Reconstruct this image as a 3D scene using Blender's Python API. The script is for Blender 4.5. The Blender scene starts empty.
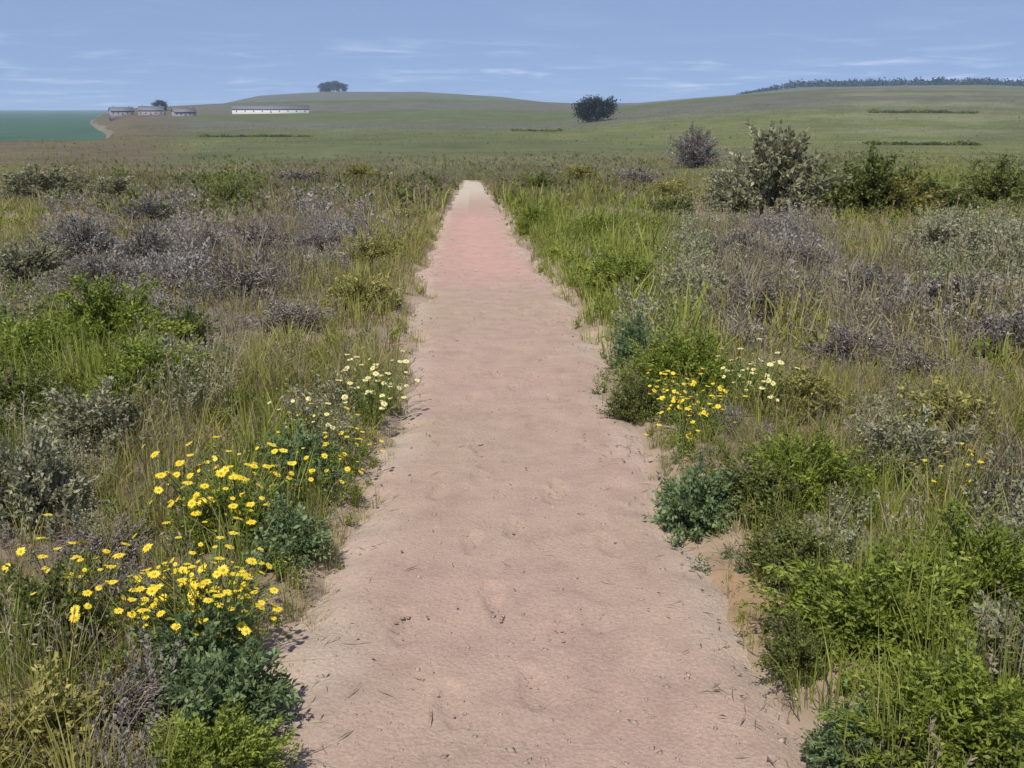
import bpy, math, random
import numpy as np

# ------------------------------------------------------------------ camera, sky, sun, exposure
sc = bpy.context.scene
W, H, FPX = 1024, 768, 983.0
PITCH = math.radians(15.68)
CAMZ = 1.6
cam_d = bpy.data.cameras.new("camera")
cam = bpy.data.objects.new("camera", cam_d)
sc.collection.objects.link(cam)
cam.location = (0, 0, CAMZ)
cam.rotation_euler = (math.pi / 2 - PITCH, 0, 0)
cam_d.sensor_width = 36.0
cam_d.lens = 36.0 * FPX / W
cam_d.clip_start = 0.05
cam_d.clip_end = 90000
sc.camera = cam

SUN_EL, SUN_AZ = math.radians(58), math.radians(200)   # azimuth clockwise from +Y (straight ahead)
world = bpy.data.worlds.new("World")
sc.world = world
world.use_nodes = True
nt = world.node_tree
nt.nodes.clear()
def wn(t, **kw):
    n = nt.nodes.new(t)
    for k, v in kw.items():
        setattr(n, k, v)
    return n
sky = wn("ShaderNodeTexSky", sky_type='NISHITA', sun_disc=False)
sky.sun_elevation = SUN_EL
sky.sun_rotation = SUN_AZ
sky.altitude = 20
sky.air_density = 1.0
sky.dust_density = 0.15
sky.ozone_density = 2.2
bg = wn("ShaderNodeBackground")
bg.inputs[1].default_value = 0.15
wo = wn("ShaderNodeOutputWorld")
# thin cirrus: noise over the sky's direction, flattened as on a high ceiling
tc = wn("ShaderNodeTexCoord")
sep = wn("ShaderNodeSeparateXYZ")
nt.links.new(tc.outputs['Generated'], sep.inputs[0])
zz = wn("ShaderNodeMath", operation='ADD'); zz.inputs[1].default_value = 0.055
nt.links.new(sep.outputs[2], zz.inputs[0])
dx = wn("ShaderNodeMath", operation='DIVIDE'); dy = wn("ShaderNodeMath", operation='DIVIDE')
nt.links.new(sep.outputs[0], dx.inputs[0]); nt.links.new(zz.outputs[0], dx.inputs[1])
nt.links.new(sep.outputs[1], dy.inputs[0]); nt.links.new(zz.outputs[0], dy.inputs[1])
cmb = wn("ShaderNodeCombineXYZ")
nt.links.new(dx.outputs[0], cmb.inputs[0]); nt.links.new(dy.outputs[0], cmb.inputs[1])
cn = wn("ShaderNodeTexNoise")
cn.inputs['Scale'].default_value = 1.1
cn.inputs['Detail'].default_value = 7
cn.inputs['Roughness'].default_value = 0.6
cn.inputs['Distortion'].default_value = 0.6
nt.links.new(cmb.outputs[0], cn.inputs['Vector'])
cr = wn("ShaderNodeMapRange", interpolation_type='SMOOTHSTEP')
cr.inputs['From Min'].default_value = 0.45
cr.inputs['From Max'].default_value = 0.80
cr.inputs['To Max'].default_value = 0.55
nt.links.new(cn.outputs[0], cr.inputs[0])
# look the sky up a little higher than the ray: a clear, dry day without the pale band at the horizon
up = wn("ShaderNodeMapping"); up.inputs['Location'].default_value = (0, 0, 0.36)
nrm = wn("ShaderNodeVectorMath", operation='NORMALIZE')
nt.links.new(tc.outputs['Generated'], up.inputs['Vector'])
nt.links.new(up.outputs[0], nrm.inputs[0])
nt.links.new(nrm.outputs[0], sky.inputs['Vector'])
hs = wn("ShaderNodeHueSaturation")
hs.inputs['Hue'].default_value = 0.506
hs.inputs['Saturation'].default_value = 0.88
hs.inputs['Value'].default_value = 0.77
nt.links.new(sky.outputs[0], hs.inputs['Color'])
mixc = wn("ShaderNodeMix", data_type='RGBA')
lowb = wn("ShaderNodeMapRange", interpolation_type='SMOOTHSTEP')
lowb.inputs['From Min'].default_value = 0.035
lowb.inputs['From Max'].default_value = 0.075
lowb.inputs['To Min'].default_value = 1.0
lowb.inputs['To Max'].default_value = 0.12
nt.links.new(sep.outputs[2], lowb.inputs[0])
cmul = wn("ShaderNodeMath", operation='MULTIPLY')
nt.links.new(cr.outputs[0], cmul.inputs[0]); nt.links.new(lowb.outputs[0], cmul.inputs[1])
cn2 = wn("ShaderNodeTexNoise")
cn2.inputs['Scale'].default_value = 0.42
cn2.inputs['Detail'].default_value = 3
nt.links.new(cmb.outputs[0], cn2.inputs['Vector'])
cr2 = wn("ShaderNodeMapRange", interpolation_type='SMOOTHSTEP')
cr2.inputs['From Min'].default_value = 0.36
cr2.inputs['From Max'].default_value = 0.62
nt.links.new(cn2.outputs[0], cr2.inputs[0])
cmul2 = wn("ShaderNodeMath", operation='MULTIPLY')
nt.links.new(cmul.outputs[0], cmul2.inputs[0]); nt.links.new(cr2.outputs[0], cmul2.inputs[1])
nt.links.new(cmul2.outputs[0], mixc.inputs['Factor'])
nt.links.new(hs.outputs[0], mixc.inputs[6])
mixc.inputs[7].default_value = (4.4, 4.8, 5.4, 1)
nt.links.new(mixc.outputs[2], bg.inputs[0])
nt.links.new(bg.outputs[0], wo.inputs[0])

sun_d = bpy.data.lights.new("sun", 'SUN')
sun_d.energy = 3.7
sun_d.angle = math.radians(0.8)
sun_d.color = (1.0, 0.95, 0.86)
sun = bpy.data.objects.new("sun", sun_d)
sc.collection.objects.link(sun)
sun.rotation_euler = (math.pi / 2 - SUN_EL, 0, math.pi - SUN_AZ)
sun.location = (-8, -15, 30)

sc.view_settings.view_transform = 'Standard'
sc.view_settings.look = 'None'
sc.view_settings.exposure = 0.62
sc.view_settings.gamma = 1.0
sc.cycles.use_denoising = True
sc.cycles.max_bounces = 6
sc.cycles.diffuse_bounces = 3
sc.cycles.transmission_bounces = 4
sc.cycles.volume_bounces = 0

rng = np.random.default_rng(7)

# ------------------------------------------------------------------ helpers
def sstep(a, b, x):
    t = np.clip((np.asarray(x, float) - a) / (b - a), 0, 1)
    return t * t * (3 - 2 * t)

_ns = np.random.default_rng(99)
_NK = [( _ns.uniform(0, 6.28, 7), _ns.uniform(0, 6.28, 7), _ns.uniform(0.7, 1.5, 7)) for _ in range(8)]
def wav(x, y, s, k=0):
    """smooth noise about -1..1 with feature size about s metres"""
    a, p, f = _NK[k]
    v = 0
    for i in range(7):
        v = v + np.sin((np.cos(a[i]) * x + np.sin(a[i]) * y) * (f[i] * 2.2 / s) + p[i])
    return v / 3.6

def pix_dir(px, py):
    u = (np.asarray(px, float) - W / 2) / FPX
    v = (H / 2 - np.asarray(py, float)) / FPX
    return u, math.cos(PITCH) + v * math.sin(PITCH), -math.sin(PITCH) + v * math.cos(PITCH)

def project(x, y, z):
    z = z - CAMZ
    d = y * math.cos(PITCH) - z * math.sin(PITCH)
    u = x / d
    v = (y * math.sin(PITCH) + z * math.cos(PITCH)) / d
    return W / 2 + u * FPX, H / 2 - v * FPX

def row_slope(row):
    """tangent of the elevation above the horizontal seen at a picture row straight ahead"""
    return np.tan(np.arctan((384.0 - np.asarray(row, float)) / FPX) - PITCH)

# base profile along the walking direction: the trail runs gently down to a crest at 62 m, then the land drops away
_by = np.array([-400, 0, 30, 56, 64, 80, 110, 150, 200, 300, 400, 700, 1200, 2500, 6000, 12000, 60000], float)
_bz = np.array([14, 0, -1.29, -2.41, -2.85, -4.7, -6.9, -8.0, -8.6, -9.3, -10.0, -9.6, -6, -6, -30, -45, -60], float)
def _pchip(xs, ys, x):
    h = np.diff(xs); d = np.diff(ys) / h
    m = np.zeros_like(ys)
    for i in range(1, len(xs) - 1):
        if d[i - 1] * d[i] > 0:
            w1, w2 = 2 * h[i] + h[i - 1], h[i] + 2 * h[i - 1]
            m[i] = (w1 + w2) / (w1 / d[i - 1] + w2 / d[i])
    m[0], m[-1] = d[0], d[-1]
    x = np.clip(x, xs[0], xs[-1])
    k = np.clip(np.searchsorted(xs, x, side='right') - 1, 0, len(xs) - 2)
    t = (x - xs[k]) / h[k]
    return ((2 * t**3 - 3 * t**2 + 1) * ys[k] + (t**3 - 2 * t**2 + t) * h[k] * m[k]
            + (-2 * t**3 + 3 * t**2) * ys[k + 1] + (t**3 - t**2) * h[k] * m[k + 1])

SEA = -17.0
# ridges: distance, half-widths towards and away, and skyline rows over picture column (turned into azimuths)
def _layer(d, near, far, cols, rows):
    t = (np.array(cols, float) - 512) / FPX / 1.0386
    return d, near, far, t, np.array(row_slope(rows)) * d + CAMZ
LAYERS = [
    _layer(950, 600, 500, [-900, 480, 540, 560, 600, 640, 700, 760, 830, 900, 1030, 1400, 1900], [160, 150, 124, 119, 113, 105, 99, 94, 90, 89, 91, 94, 108]),
    _layer(1500, 700, 600, [-900, 60, 84, 100, 135, 220, 300, 420, 520, 620, 760, 1500], [160, 150, 124, 114, 108, 104, 101, 99, 101, 105, 108, 108]),
    _layer(2600, 900, 900, [-900, 180, 220, 260, 330, 420, 500, 560, 640, 740, 800, 900, 990, 1040, 1900], [125, 120, 104, 96, 92, 92, 97, 104, 103, 95, 87.5, 87, 87.5, 90, 96]),
]
def base_z(x, y):
    x = np.asarray(x, float); y = np.asarray(y, float)
    d = np.hypot(x, y)
    yy = np.where(y > 0, y + (d - y) * sstep(80, 250, d), y)
    z = _pchip(_by, _bz, yy)
    t = np.clip(x / np.maximum(y, 1e-3), -3, 3)
    t = np.where(y > 0, t, np.sign(x) * 3.0)
    fwd = sstep(0, 0.2, y / np.maximum(d, 1e-3))
    # towards the left the land runs out into the sea
    coast = sstep(-0.37, -0.43, t) * sstep(420, 760, d)
    z = z - coast * 16
    for (dk, near, far, tt, zz) in LAYERS:
        rz = np.interp(t, tt, zz)
        b = np.where(d < dk, sstep(dk - near, dk, d), 1 - sstep(dk, dk + far, d)) * fwd
        z = z + np.maximum(rz - z, 0) * b
    z = z + sstep(180, 700, d) * wav(x, y, 160, 3) * 0.9
    return z

def cast(px, py, fn=base_z):
    u, f, w = pix_dir(px, py)
    s = np.geomspace(1.0, 8000, 4000)
    z = CAMZ + w * s - fn(u * s, f * s)
    i = np.argmax(z < 0)
    if z[i] >= 0:
        i = len(s) - 1
    a, b = s[max(i - 1, 0)], s[i]
    for _ in range(30):
        m = (a + b) / 2
        if CAMZ + w * m - float(fn(np.array(u * m), np.array(f * m))) < 0: b = m
        else: a = m
    return u * b, f * b

# ------------------------------------------------------------------ trail edges, from the picture to the ground
_L = [(236, 860), (268, 768), (292, 690), (312, 620), (345, 560), (368, 500), (388, 450), (404, 405), (412, 360), (416, 320), (423, 275), (437, 235), (451, 206), (461, 188), (465, 182)]
_R = [(880, 860), (822, 768), (768, 680), (728, 610), (694, 545), (664, 495), (640, 455), (622, 420), (607, 380), (590, 335), (562, 295), (530, 258), (507, 225), (489, 196), (481, 183)]
_Lg = np.array([cast(*p) for p in _L]); _Rg = np.array([cast(*p) for p in _R])
def edge_l(y):
    return np.where(y > _Lg[-1, 1], _Lg[-1, 0] + (y - _Lg[-1, 1]) * -0.16, np.interp(y, _Lg[:, 1], _Lg[:, 0]))
def edge_r(y):
    return np.where(y > _Rg[-1, 1], _Rg[-1, 0] + (y - _Rg[-1, 1]) * -0.16, np.interp(y, _Rg[:, 1], _Rg[:, 0]))
def off_path(x, y):
    """metres outside the nearer trail edge (negative on the trail)"""
    n = wav(x, y, 1.1, 3) * 0.06 + wav(x, y, 0.45, 1) * 0.06 + wav(x, y, 0.15, 2) * 0.03
    o = np.maximum(edge_l(y) - x, x - edge_r(y)) + n
    return np.where(y > 75, 5.0, o)
def ground_z(x, y):
    z = base_z(x, y)
    o = off_path(x, y)
    near = 1 - sstep(60, 90, np.hypot(x, y))
    up = -0.07 + 0.115 * sstep(-0.16, 0.30, o)
    hum = (wav(x, y, 0.8, 4) * 0.025 + wav(x, y, 3.5, 5) * 0.06) * sstep(0.28, 1.5, o)
    return z + near * (up + hum)

# ------------------------------------------------------------------ mesh builder
def mesh_np(name, V, F, mat, tint=None, smooth=False, col=None):
    me = bpy.data.meshes.new(name)
    V = np.asarray(V, np.float32); F = np.asarray(F, np.int32)
    k = F.shape[1]
    me.vertices.add(len(V)); me.vertices.foreach_set("co", V.ravel())
    me.loops.add(F.size); me.loops.foreach_set("vertex_index", F.ravel())
    me.polygons.add(len(F))
    me.polygons.foreach_set("loop_start", np.arange(0, F.size, k, dtype=np.int32))
    me.polygons.foreach_set("loop_total", np.full(len(F), k, np.int32))
    if smooth:
        me.polygons.foreach_set("use_smooth", np.ones(len(F), bool))
    if tint is not None:
        a = me.attributes.new("tint", 'FLOAT', 'POINT')
        a.data.foreach_set("value", np.clip(np.asarray(tint, np.float32), 0, 1))
    if col is not None:
        a = me.attributes.new("cover", 'FLOAT_COLOR', 'POINT')
        a.data.foreach_set("color", np.asarray(col, np.float32).ravel())
    for m in (mat if isinstance(mat, (list, tuple)) else [mat]):
        me.materials.append(m)
    me.update(); me.validate()
    return me

def link(name, data, parent=None):
    o = bpy.data.objects.new(name, data)
    sc.collection.objects.link(o)
    if parent is not None:
        o.parent = parent
    return o
def tag(o, label=None, cat=None, group=None, kind=None):
    if label: o["label"] = label
    if cat: o["category"] = cat
    if group: o["group"] = group
    if kind: o["kind"] = kind
    return o
class MB:
    def __init__(s): s.V = []; s.F = []; s.T = []; s.n = 0
    def add(s, V, F, T=None):
        V = np.asarray(V, float); F = np.asarray(F, int)
        s.V.append(V); s.F.append(F + s.n); s.n += len(V)
        s.T.append(np.full(len(V), 0.5) if T is None else np.asarray(T, float) * np.ones(len(V)))
    def box(s, x0, y0, z0, x1, y1, z1):
        V = [(x0,y0,z0),(x1,y0,z0),(x1,y1,z0),(x0,y1,z0),(x0,y0,z1),(x1,y0,z1),(x1,y1,z1),(x0,y1,z1)]
        s.add(V, [(0,3,2,1),(4,5,6,7),(0,1,5,4),(1,2,6,5),(2,3,7,6),(3,0,4,7)])
    def tube(s, pts, r0, r1, k=4, T=None):
        pts = np.asarray(pts, float); n = len(pts)
        V = []; F = []
        for i, p in enumerate(pts):
            d = pts[min(i + 1, n - 1)] - pts[max(i - 1, 0)]
            d = d / (np.linalg.norm(d) + 1e-9)
            a = np.cross(d, (0.31, 0.87, 0.2)); a /= np.linalg.norm(a) + 1e-9
            b = np.cross(d, a)
            r = r0 + (r1 - r0) * i / (n - 1)
            for j in range(k):
                q = 2 * math.pi * j / k
                V.append(p + r * (a * math.cos(q) + b * math.sin(q)))
        for i in range(n - 1):
            for j in range(k):
                F.append((i*k+j, i*k+(j+1) % k, (i+1)*k+(j+1) % k, (i+1)*k+j))
        s.add(V, F, T)
    def get(s):
        return np.concatenate(s.V), np.concatenate(s.F), np.concatenate(s.T)
    def mesh(s, name, mat, smooth=False):
        V, F, T = s.get()
        return mesh_np(name, V, F, mat, T, smooth)

# ------------------------------------------------------------------ materials
def nodes(name):
    m = bpy.data.materials.new(name); m.use_nodes = True
    t = m.node_tree; t.nodes.clear()
    return m, t
def N(t, typ, ins=None, **kw):
    n = t.nodes.new(typ)
    for k, v in kw.items(): setattr(n, k, v)
    for k, v in (ins or {}).items():
        if isinstance(v, bpy.types.NodeSocket): t.links.new(v, n.inputs[k])
        else: n.inputs[k].default_value = v
    return n
def ramp(t, fac, stops):
    r = t.nodes.new("ShaderNodeValToRGB")
    e = r.color_ramp.elements
    while len(e) < len(stops): e.new(0.5)
    for i, (p, c) in enumerate(stops):
        e[i].position = p; e[i].color = (*c, 1)
    t.links.new(fac, r.inputs[0])
    return r.outputs[0]
def leaf_mat(name, stops, transl=0.3, rough=0.55, spec=0.25, objvar=0.25):
    m, t = nodes(name)
    at = N(t, "ShaderNodeAttribute", attribute_name="tint")
    oi = N(t, "ShaderNodeObjectInfo")
    a = N(t, "ShaderNodeMath", {0: oi.outputs['Random'], 1: 0.5}, operation='SUBTRACT')
    b = N(t, "ShaderNodeMath", {0: a.outputs[0], 1: objvar, 2: at.outputs['Fac']}, operation='MULTIPLY_ADD')
    c = ramp(t, b.outputs[0], stops)
    p = N(t, "ShaderNodeBsdfPrincipled", {'Base Color': c, 'Roughness': rough, 'Specular IOR Level': spec})
    tr = N(t, "ShaderNodeBsdfTranslucent", {'Color': c})
    mx = N(t, "ShaderNodeMixShader", {0: transl, 1: p.outputs[0], 2: tr.outputs[0]})
    o = N(t, "ShaderNodeOutputMaterial", {0: mx.outputs[0]})
    return m
def plain_mat(name, c0, c1, scale=5.0, rough=0.8, bump=0.0, spec=0.3, dist=0.02):
    m, t = nodes(name)
    tc = N(t, "ShaderNodeTexCoord")
    n = N(t, "ShaderNodeTexNoise", {'Vector': tc.outputs['Object'], 'Scale': scale, 'Detail': 5.0})
    c = ramp(t, n.outputs[0], [(0.3, c0), (0.7, c1)])
    p = N(t, "ShaderNodeBsdfPrincipled", {'Base Color': c, 'Roughness': rough, 'Specular IOR Level': spec})
    if bump:
        b = N(t, "ShaderNodeBump", {'Height': n.outputs[0], 'Strength': bump, 'Distance': dist})
        t.links.new(b.outputs[0], p.inputs['Normal'])
    N(t, "ShaderNodeOutputMaterial", {0: p.outputs[0]})
    return m

M = {}
M['grass'] = leaf_mat("fresh_grass", [(0.0, (0.132, 0.151, 0.029)), (.45, (0.217, 0.244, 0.044)), (.8, (0.323, 0.342, 0.079)), (1, (0.487, 0.461, 0.172))], .42)
M['olive'] = leaf_mat("olive_grass", [(0.0, (0.161, 0.146, 0.040)), (.5, (0.279, 0.254, 0.068)), (1, (0.470, 0.408, 0.137))], .40)
M['dry'] = leaf_mat("straw", [(0.0, (0.137, 0.107, 0.068)), (.5, (0.247, 0.202, 0.127)), (1, (0.442, 0.370, 0.247))], .32)
M['herb'] = leaf_mat("herb_leaf", [(0.0, (0.120, 0.147, 0.024)), (.5, (0.211, 0.261, 0.036)), (1, (0.352, 0.387, 0.077))], .42)
M['dark'] = leaf_mat("dark_leaf", [(0.0, (0.077, 0.095, 0.023)), (.5, (0.139, 0.161, 0.039)), (1, (0.245, 0.259, 0.073))], .36)
M['heath'] = leaf_mat("heather_leaf", [(0.0, (.105, .093, .078)), (.5, (.205, .182, .152)), (.8, (.300, .268, .238)), (1, (.41, .37, .345))], .30)
M['sage'] = leaf_mat("sage_leaf", [(0.0, (0.134, 0.132, 0.074)), (.5, (0.246, 0.242, 0.138)), (1, (0.408, 0.402, 0.252))], .32)
M['teal'] = leaf_mat("blue_green_leaf", [(0.0, (.090, .125, .052)), (.5, (.165, .225, .092)), (1, (.27, .345, .17))], .38)
M['twig'] = leaf_mat("dead_twig", [(0.0, (0.093, 0.075, 0.063)), (.5, (0.174, 0.146, 0.124)), (1, (0.311, 0.273, 0.236))], .0, .85)
M['stem'] = leaf_mat("woody_stem", [(0.0, (0.078, 0.060, 0.042)), (1, (0.192, 0.150, 0.108))], .0, .85)
M['gstem'] = leaf_mat("green_stem", [(0.0, (0.084, 0.120, 0.030)), (1, (0.180, 0.216, 0.072))], .15)
M['petal'] = leaf_mat("yellow_petal", [(0.0, (.66, .47, .012)), (.5, (.78, .60, .03)), (1, (.86, .74, .14))], .3, .5)
M['pale_petal'] = leaf_mat("pale_yellow_petal", [(0.0, (.66, .60, .20)), (1, (.84, .80, .50))], .3, .5)
M['disc'] = leaf_mat("flower_centre", [(0.0, (.36, .20, .01)), (1, (.55, .34, .02))], .0, .8)
M['far_tree'] = leaf_mat("cypress_leaf", [(0.0, (0.007, 0.012, 0.008)), (1, (0.023, 0.033, 0.017))], .1)
M['wood'] = leaf_mat("hazed_woodland_leaf", [(0.0, (.012, .026, .032)), (1, (.034, .058, .062))], .1)  # leaf colour pushed towards blue: distance haze painted into the far trees
M['bark'] = plain_mat("bark", (.05, .04, .032), (.12, .095, .075), 2.0, .9, .3)

# ground cover: soil near by, land cover (scrub, pasture, ploughed strips) from the "cover" colours
m, t = nodes("ground")
at = N(t, "ShaderNodeAttribute", attribute_name="cover")
geo = N(t, "ShaderNodeNewGeometry")
n1 = N(t, "ShaderNodeTexNoise", {'Vector': geo.outputs['Position'], 'Scale': 2.2, 'Detail': 8.0, 'Roughness': .65})
n2 = N(t, "ShaderNodeTexNoise", {'Vector': geo.outputs['Position'], 'Scale': .035, 'Detail': 6.0, 'Roughness': .6})
n3 = N(t, "ShaderNodeTexNoise", {'Vector': geo.outputs['Position'], 'Scale': .16, 'Detail': 8.0, 'Roughness': .75})
f3 = N(t, "ShaderNodeMapRange", {0: n3.outputs[0], 1: .3, 2: .7, 3: .72, 4: 1.28})
f1 = N(t, "ShaderNodeMapRange", {0: n1.outputs[0], 1: .25, 2: .75, 3: .62, 4: 1.32})
f2 = N(t, "ShaderNodeMapRange", {0: n2.outputs[0], 1: .3, 2: .7, 3: .78, 4: 1.2})
mm = N(t, "ShaderNodeMath", {0: f1.outputs[0], 1: f2.outputs[0]}, operation='MULTIPLY')
mm3 = N(t, "ShaderNodeMath", {0: mm.outputs[0], 1: f3.outputs[0]}, operation='MULTIPLY')
vm = N(t, "ShaderNodeVectorMath", {0: at.outputs['Color'], 'Scale': mm3.outputs[0]}, operation='SCALE')
p = N(t, "ShaderNodeBsdfPrincipled", {'Base Color': vm.outputs[0], 'Roughness': .95, 'Specular IOR Level': .1})
b = N(t, "ShaderNodeBump", {'Height': n1.outputs[0], 'Strength': .6, 'Distance': .03})
t.links.new(b.outputs[0], p.inputs['Normal'])
N(t, "ShaderNodeOutputMaterial", {0: p.outputs[0]})
M['ground'] = m

# trail: packed pinkish sandy earth with paler crumbs and faint reddish patches
m, t = nodes("packed_earth")
geo = N(t, "ShaderNodeNewGeometry")
P = geo.outputs['Position']
na = N(t, "ShaderNodeTexNoise", {'Vector': P, 'Scale': .55, 'Detail': 4.0})
nb = N(t, "ShaderNodeTexNoise", {'Vector': P, 'Scale': 5.0, 'Detail': 9.0, 'Roughness': .68})
nc = N(t, "ShaderNodeTexNoise", {'Vector': P, 'Scale': 90.0, 'Detail': 5.0, 'Roughness': .7})
vo = N(t, "ShaderNodeTexVoronoi", {'Vector': P, 'Scale': 55.0, 'Randomness': 1.0})
cvr = N(t, "ShaderNodeAttribute", attribute_name="cover")
c00 = ramp(t, na.outputs[0], [(.34, (1.04, 1.05, 1.05)), (.52, (1.07, 1.045, 1.09)), (.68, (1.12, 1.045, 1.11))])
c0 = N(t, "ShaderNodeMix", {'Factor': 1.0, 6: cvr.outputs['Color'], 7: c00}, data_type='RGBA', blend_type='MULTIPLY').outputs[2]
c1 = ramp(t, nb.outputs[0], [(.28, (.80, .78, .76)), (.50, (1, 1, 1)), (.74, (1.16, 1.15, 1.13))])
mx = N(t, "ShaderNodeMix", {'Factor': .85, 6: c0, 7: c1}, data_type='RGBA', blend_type='MULTIPLY')
c2 = ramp(t, nc.outputs[0], [(.32, (.68, .66, .64)), (.52, (1, 1, 1)), (.70, (1.30, 1.28, 1.26))])
mx2 = N(t, "ShaderNodeMix", {'Factor': .55, 6: mx.outputs[2], 7: c2}, data_type='RGBA', blend_type='MULTIPLY')
p = N(t, "ShaderNodeBsdfPrincipled", {'Base Color': mx2.outputs[2], 'Roughness': .95, 'Specular IOR Level': .12})
hsum = N(t, "ShaderNodeMath", {0: nb.outputs[0], 1: 2.2, 2: nc.outputs[0]}, operation='MULTIPLY_ADD')
hs2 = N(t, "ShaderNodeMath", {0: vo.outputs['Distance'], 1: .5, 2: hsum.outputs[0]}, operation='MULTIPLY_ADD')
b = N(t, "ShaderNodeBump", {'Height': hs2.outputs[0], 'Strength': .55, 'Distance': .012})
t.links.new(b.outputs[0], p.inputs['Normal'])
N(t, "ShaderNodeOutputMaterial", {0: p.outputs[0]})
M['path'] = m

m, t = nodes("sea_water")
geo = N(t, "ShaderNodeNewGeometry")
n = N(t, "ShaderNodeTexNoise", {'Vector': geo.outputs['Position'], 'Scale': .02, 'Detail': 9.0, 'Roughness': .7})
c = ramp(t, n.outputs[0], [(.35, (.036, .076, .046)), (.65, (.058, .102, .062))])
p = N(t, "ShaderNodeBsdfPrincipled", {'Base Color': c, 'Roughness': .6, 'IOR': 1.33, 'Specular IOR Level': .06})
nw = N(t, "ShaderNodeTexNoise", {'Vector': geo.outputs['Position'], 'Scale': .35, 'Detail': 4.0})
b = N(t, "ShaderNodeBump", {'Height': nw.outputs[0], 'Strength': .8, 'Distance': 1.0})
t.links.new(b.outputs[0], p.inputs['Normal'])
N(t, "ShaderNodeOutputMaterial", {0: p.outputs[0]})
M['sea'] = m
M['stone'] = plain_mat("trail_stone", (.20, .150, .115), (.34, .265, .205), 9.0, .9, .2)
M['whitewash'] = plain_mat("whitewash", (.44, .43, .40), (.52, .51, .48), .6, .8)
M['slate'] = plain_mat("slate_roof", (.10, .10, .115), (.16, .155, .17), .8, .7)
M['render'] = plain_mat("grey_render", (.17, .155, .165), (.23, .21, .215), .5, .85)
M['glass'] = plain_mat("window_glass", (.02, .025, .03), (.04, .045, .05), .5, .1)
M['paint'] = plain_mat("door_paint", (.08, .10, .12), (.12, .14, .16), .5, .5)
M['brick'] = plain_mat("chimney_brick", (.22, .13, .10), (.30, .19, .15), 2.0, .85)

# ------------------------------------------------------------------ ground sheet, trail, sea
th = np.concatenate([np.radians(np.linspace(-36, 36, 640)), np.radians(np.linspace(36, 324, 110)[1:-1])])
rad = np.concatenate([np.geomspace(0.6, 70, 250), np.geomspace(70, 9000, 180)[1:]])
TH, RD = np.meshgrid(th, rad)
X = (RD * np.sin(TH)).ravel(); Y = (RD * np.cos(TH)).ravel()
Z = ground_z(X, Y)
nt_, nr_ = len(th), len(rad)
idx = np.arange(nt_ * nr_).reshape(nr_, nt_)
nx = np.roll(idx, -1, axis=1)
F = np.stack([idx[:-1], nx[:-1], nx[1:], idx[1:]], -1).reshape(-1, 4)[:, ::-1]
# land cover (the land's own colours)
D = np.hypot(X, Y); T = X / np.maximum(Y, 1e-3)
n40 = wav(X, Y, 40, 0); n130 = wav(X, Y, 130, 6); n9 = wav(X, Y, 9, 7)
def lerp(a, b, f): return a + (b - a) * f[:, None]
soil = np.array([.20, .155, .108]); scrub = np.array([.150, .118, .066]); scrub_g = np.array([.115, .112, .055])
past = np.array([0.111, 0.118, 0.044]); past2 = np.array([0.087, 0.097, 0.040]); grey = np.array([0.100, 0.097, 0.070]); sand = np.array([.42, .37, .29])
C = np.tile(soil, (len(X), 1))
C = lerp(C, np.where((n9 + n40 > .1)[:, None], scrub, scrub_g), sstep(45, 75, D))
opd = off_path(X, Y)
C = lerp(C, np.tile(np.array([.315, .235, .172]), (len(X), 1)), (1 - sstep(.02, .50, opd + wav(X, Y, .3, 6) * .12)) * (1 - sstep(60, 75, D)))
ex, ey = cast(742, 596)
C = lerp(C, np.tile(np.array([.30, .195, .105]), (len(X), 1)), np.exp(-((X - ex) ** 2 + ((Y - ey) * .8) ** 2) / .09) * .85)
pastc = lerp(np.tile(past, (len(X), 1)), np.tile(past2, (len(X), 1)), sstep(-.15, .15, n130))
C = lerp(C, pastc, sstep(170, 310, D + n40 * 25 + wav(X, Y, 75, 4) * 70))
far = lerp(np.tile(grey, (len(X), 1)), np.tile(past2, (len(X), 1)), sstep(-.1, .3, wav(X, Y, 260, 5)))
C = lerp(C, far, sstep(520, 640, D + n130 * 60))
# brown headland on the left before the water
C = lerp(C, np.tile(np.array([0.104, 0.084, 0.049]), (len(X), 1)), sstep(-.30, -.37, T) * sstep(170, 230, D))
# worked strips on the right-hand slope
strip = sstep(-.3, .3, np.sin((D - 520 + n130 * 12) * 2 * math.pi / 95)) * sstep(.28, .36, T) * (1 - sstep(.44, .56, T)) * sstep(400, 460, D) * (1 - sstep(880, 960, D)) * (Y > 0)
C = lerp(C, np.tile(np.array([0.144, 0.144, 0.078]), (len(X), 1)), strip * .75)
C = lerp(C, np.tile(np.array([.150, .138, .096]), (len(X), 1)), (Z < SEA + 2.2 + n40) * (T < -.3) * (Y > 0) * 1.0)
cv = np.concatenate([[[0, 0, float(ground_z(np.array(0.), np.array(0.)))]], np.stack([X, Y, Z], -1)])
cc = np.concatenate([[soil], C]); cc = np.concatenate([cc, np.ones((len(cc), 1))], 1)
me = mesh_np("ground", cv, F + 1, M['ground'], None, True, cc)
import bmesh
bm = bmesh.new(); bm.from_mesh(me); bm.verts.ensure_lookup_table()
for i in range(nt_):
    bm.faces.new((bm.verts[0], bm.verts[1 + (i + 1) % nt_], bm.verts[1 + i])).smooth = True
bmesh.ops.recalc_face_normals(bm, faces=bm.faces)
bm.to_mesh(me); bm.free()
tag(link("ground", me), "rolling coastal heath ground with scrub, pasture and low far hills", "ground", kind="structure")

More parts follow.
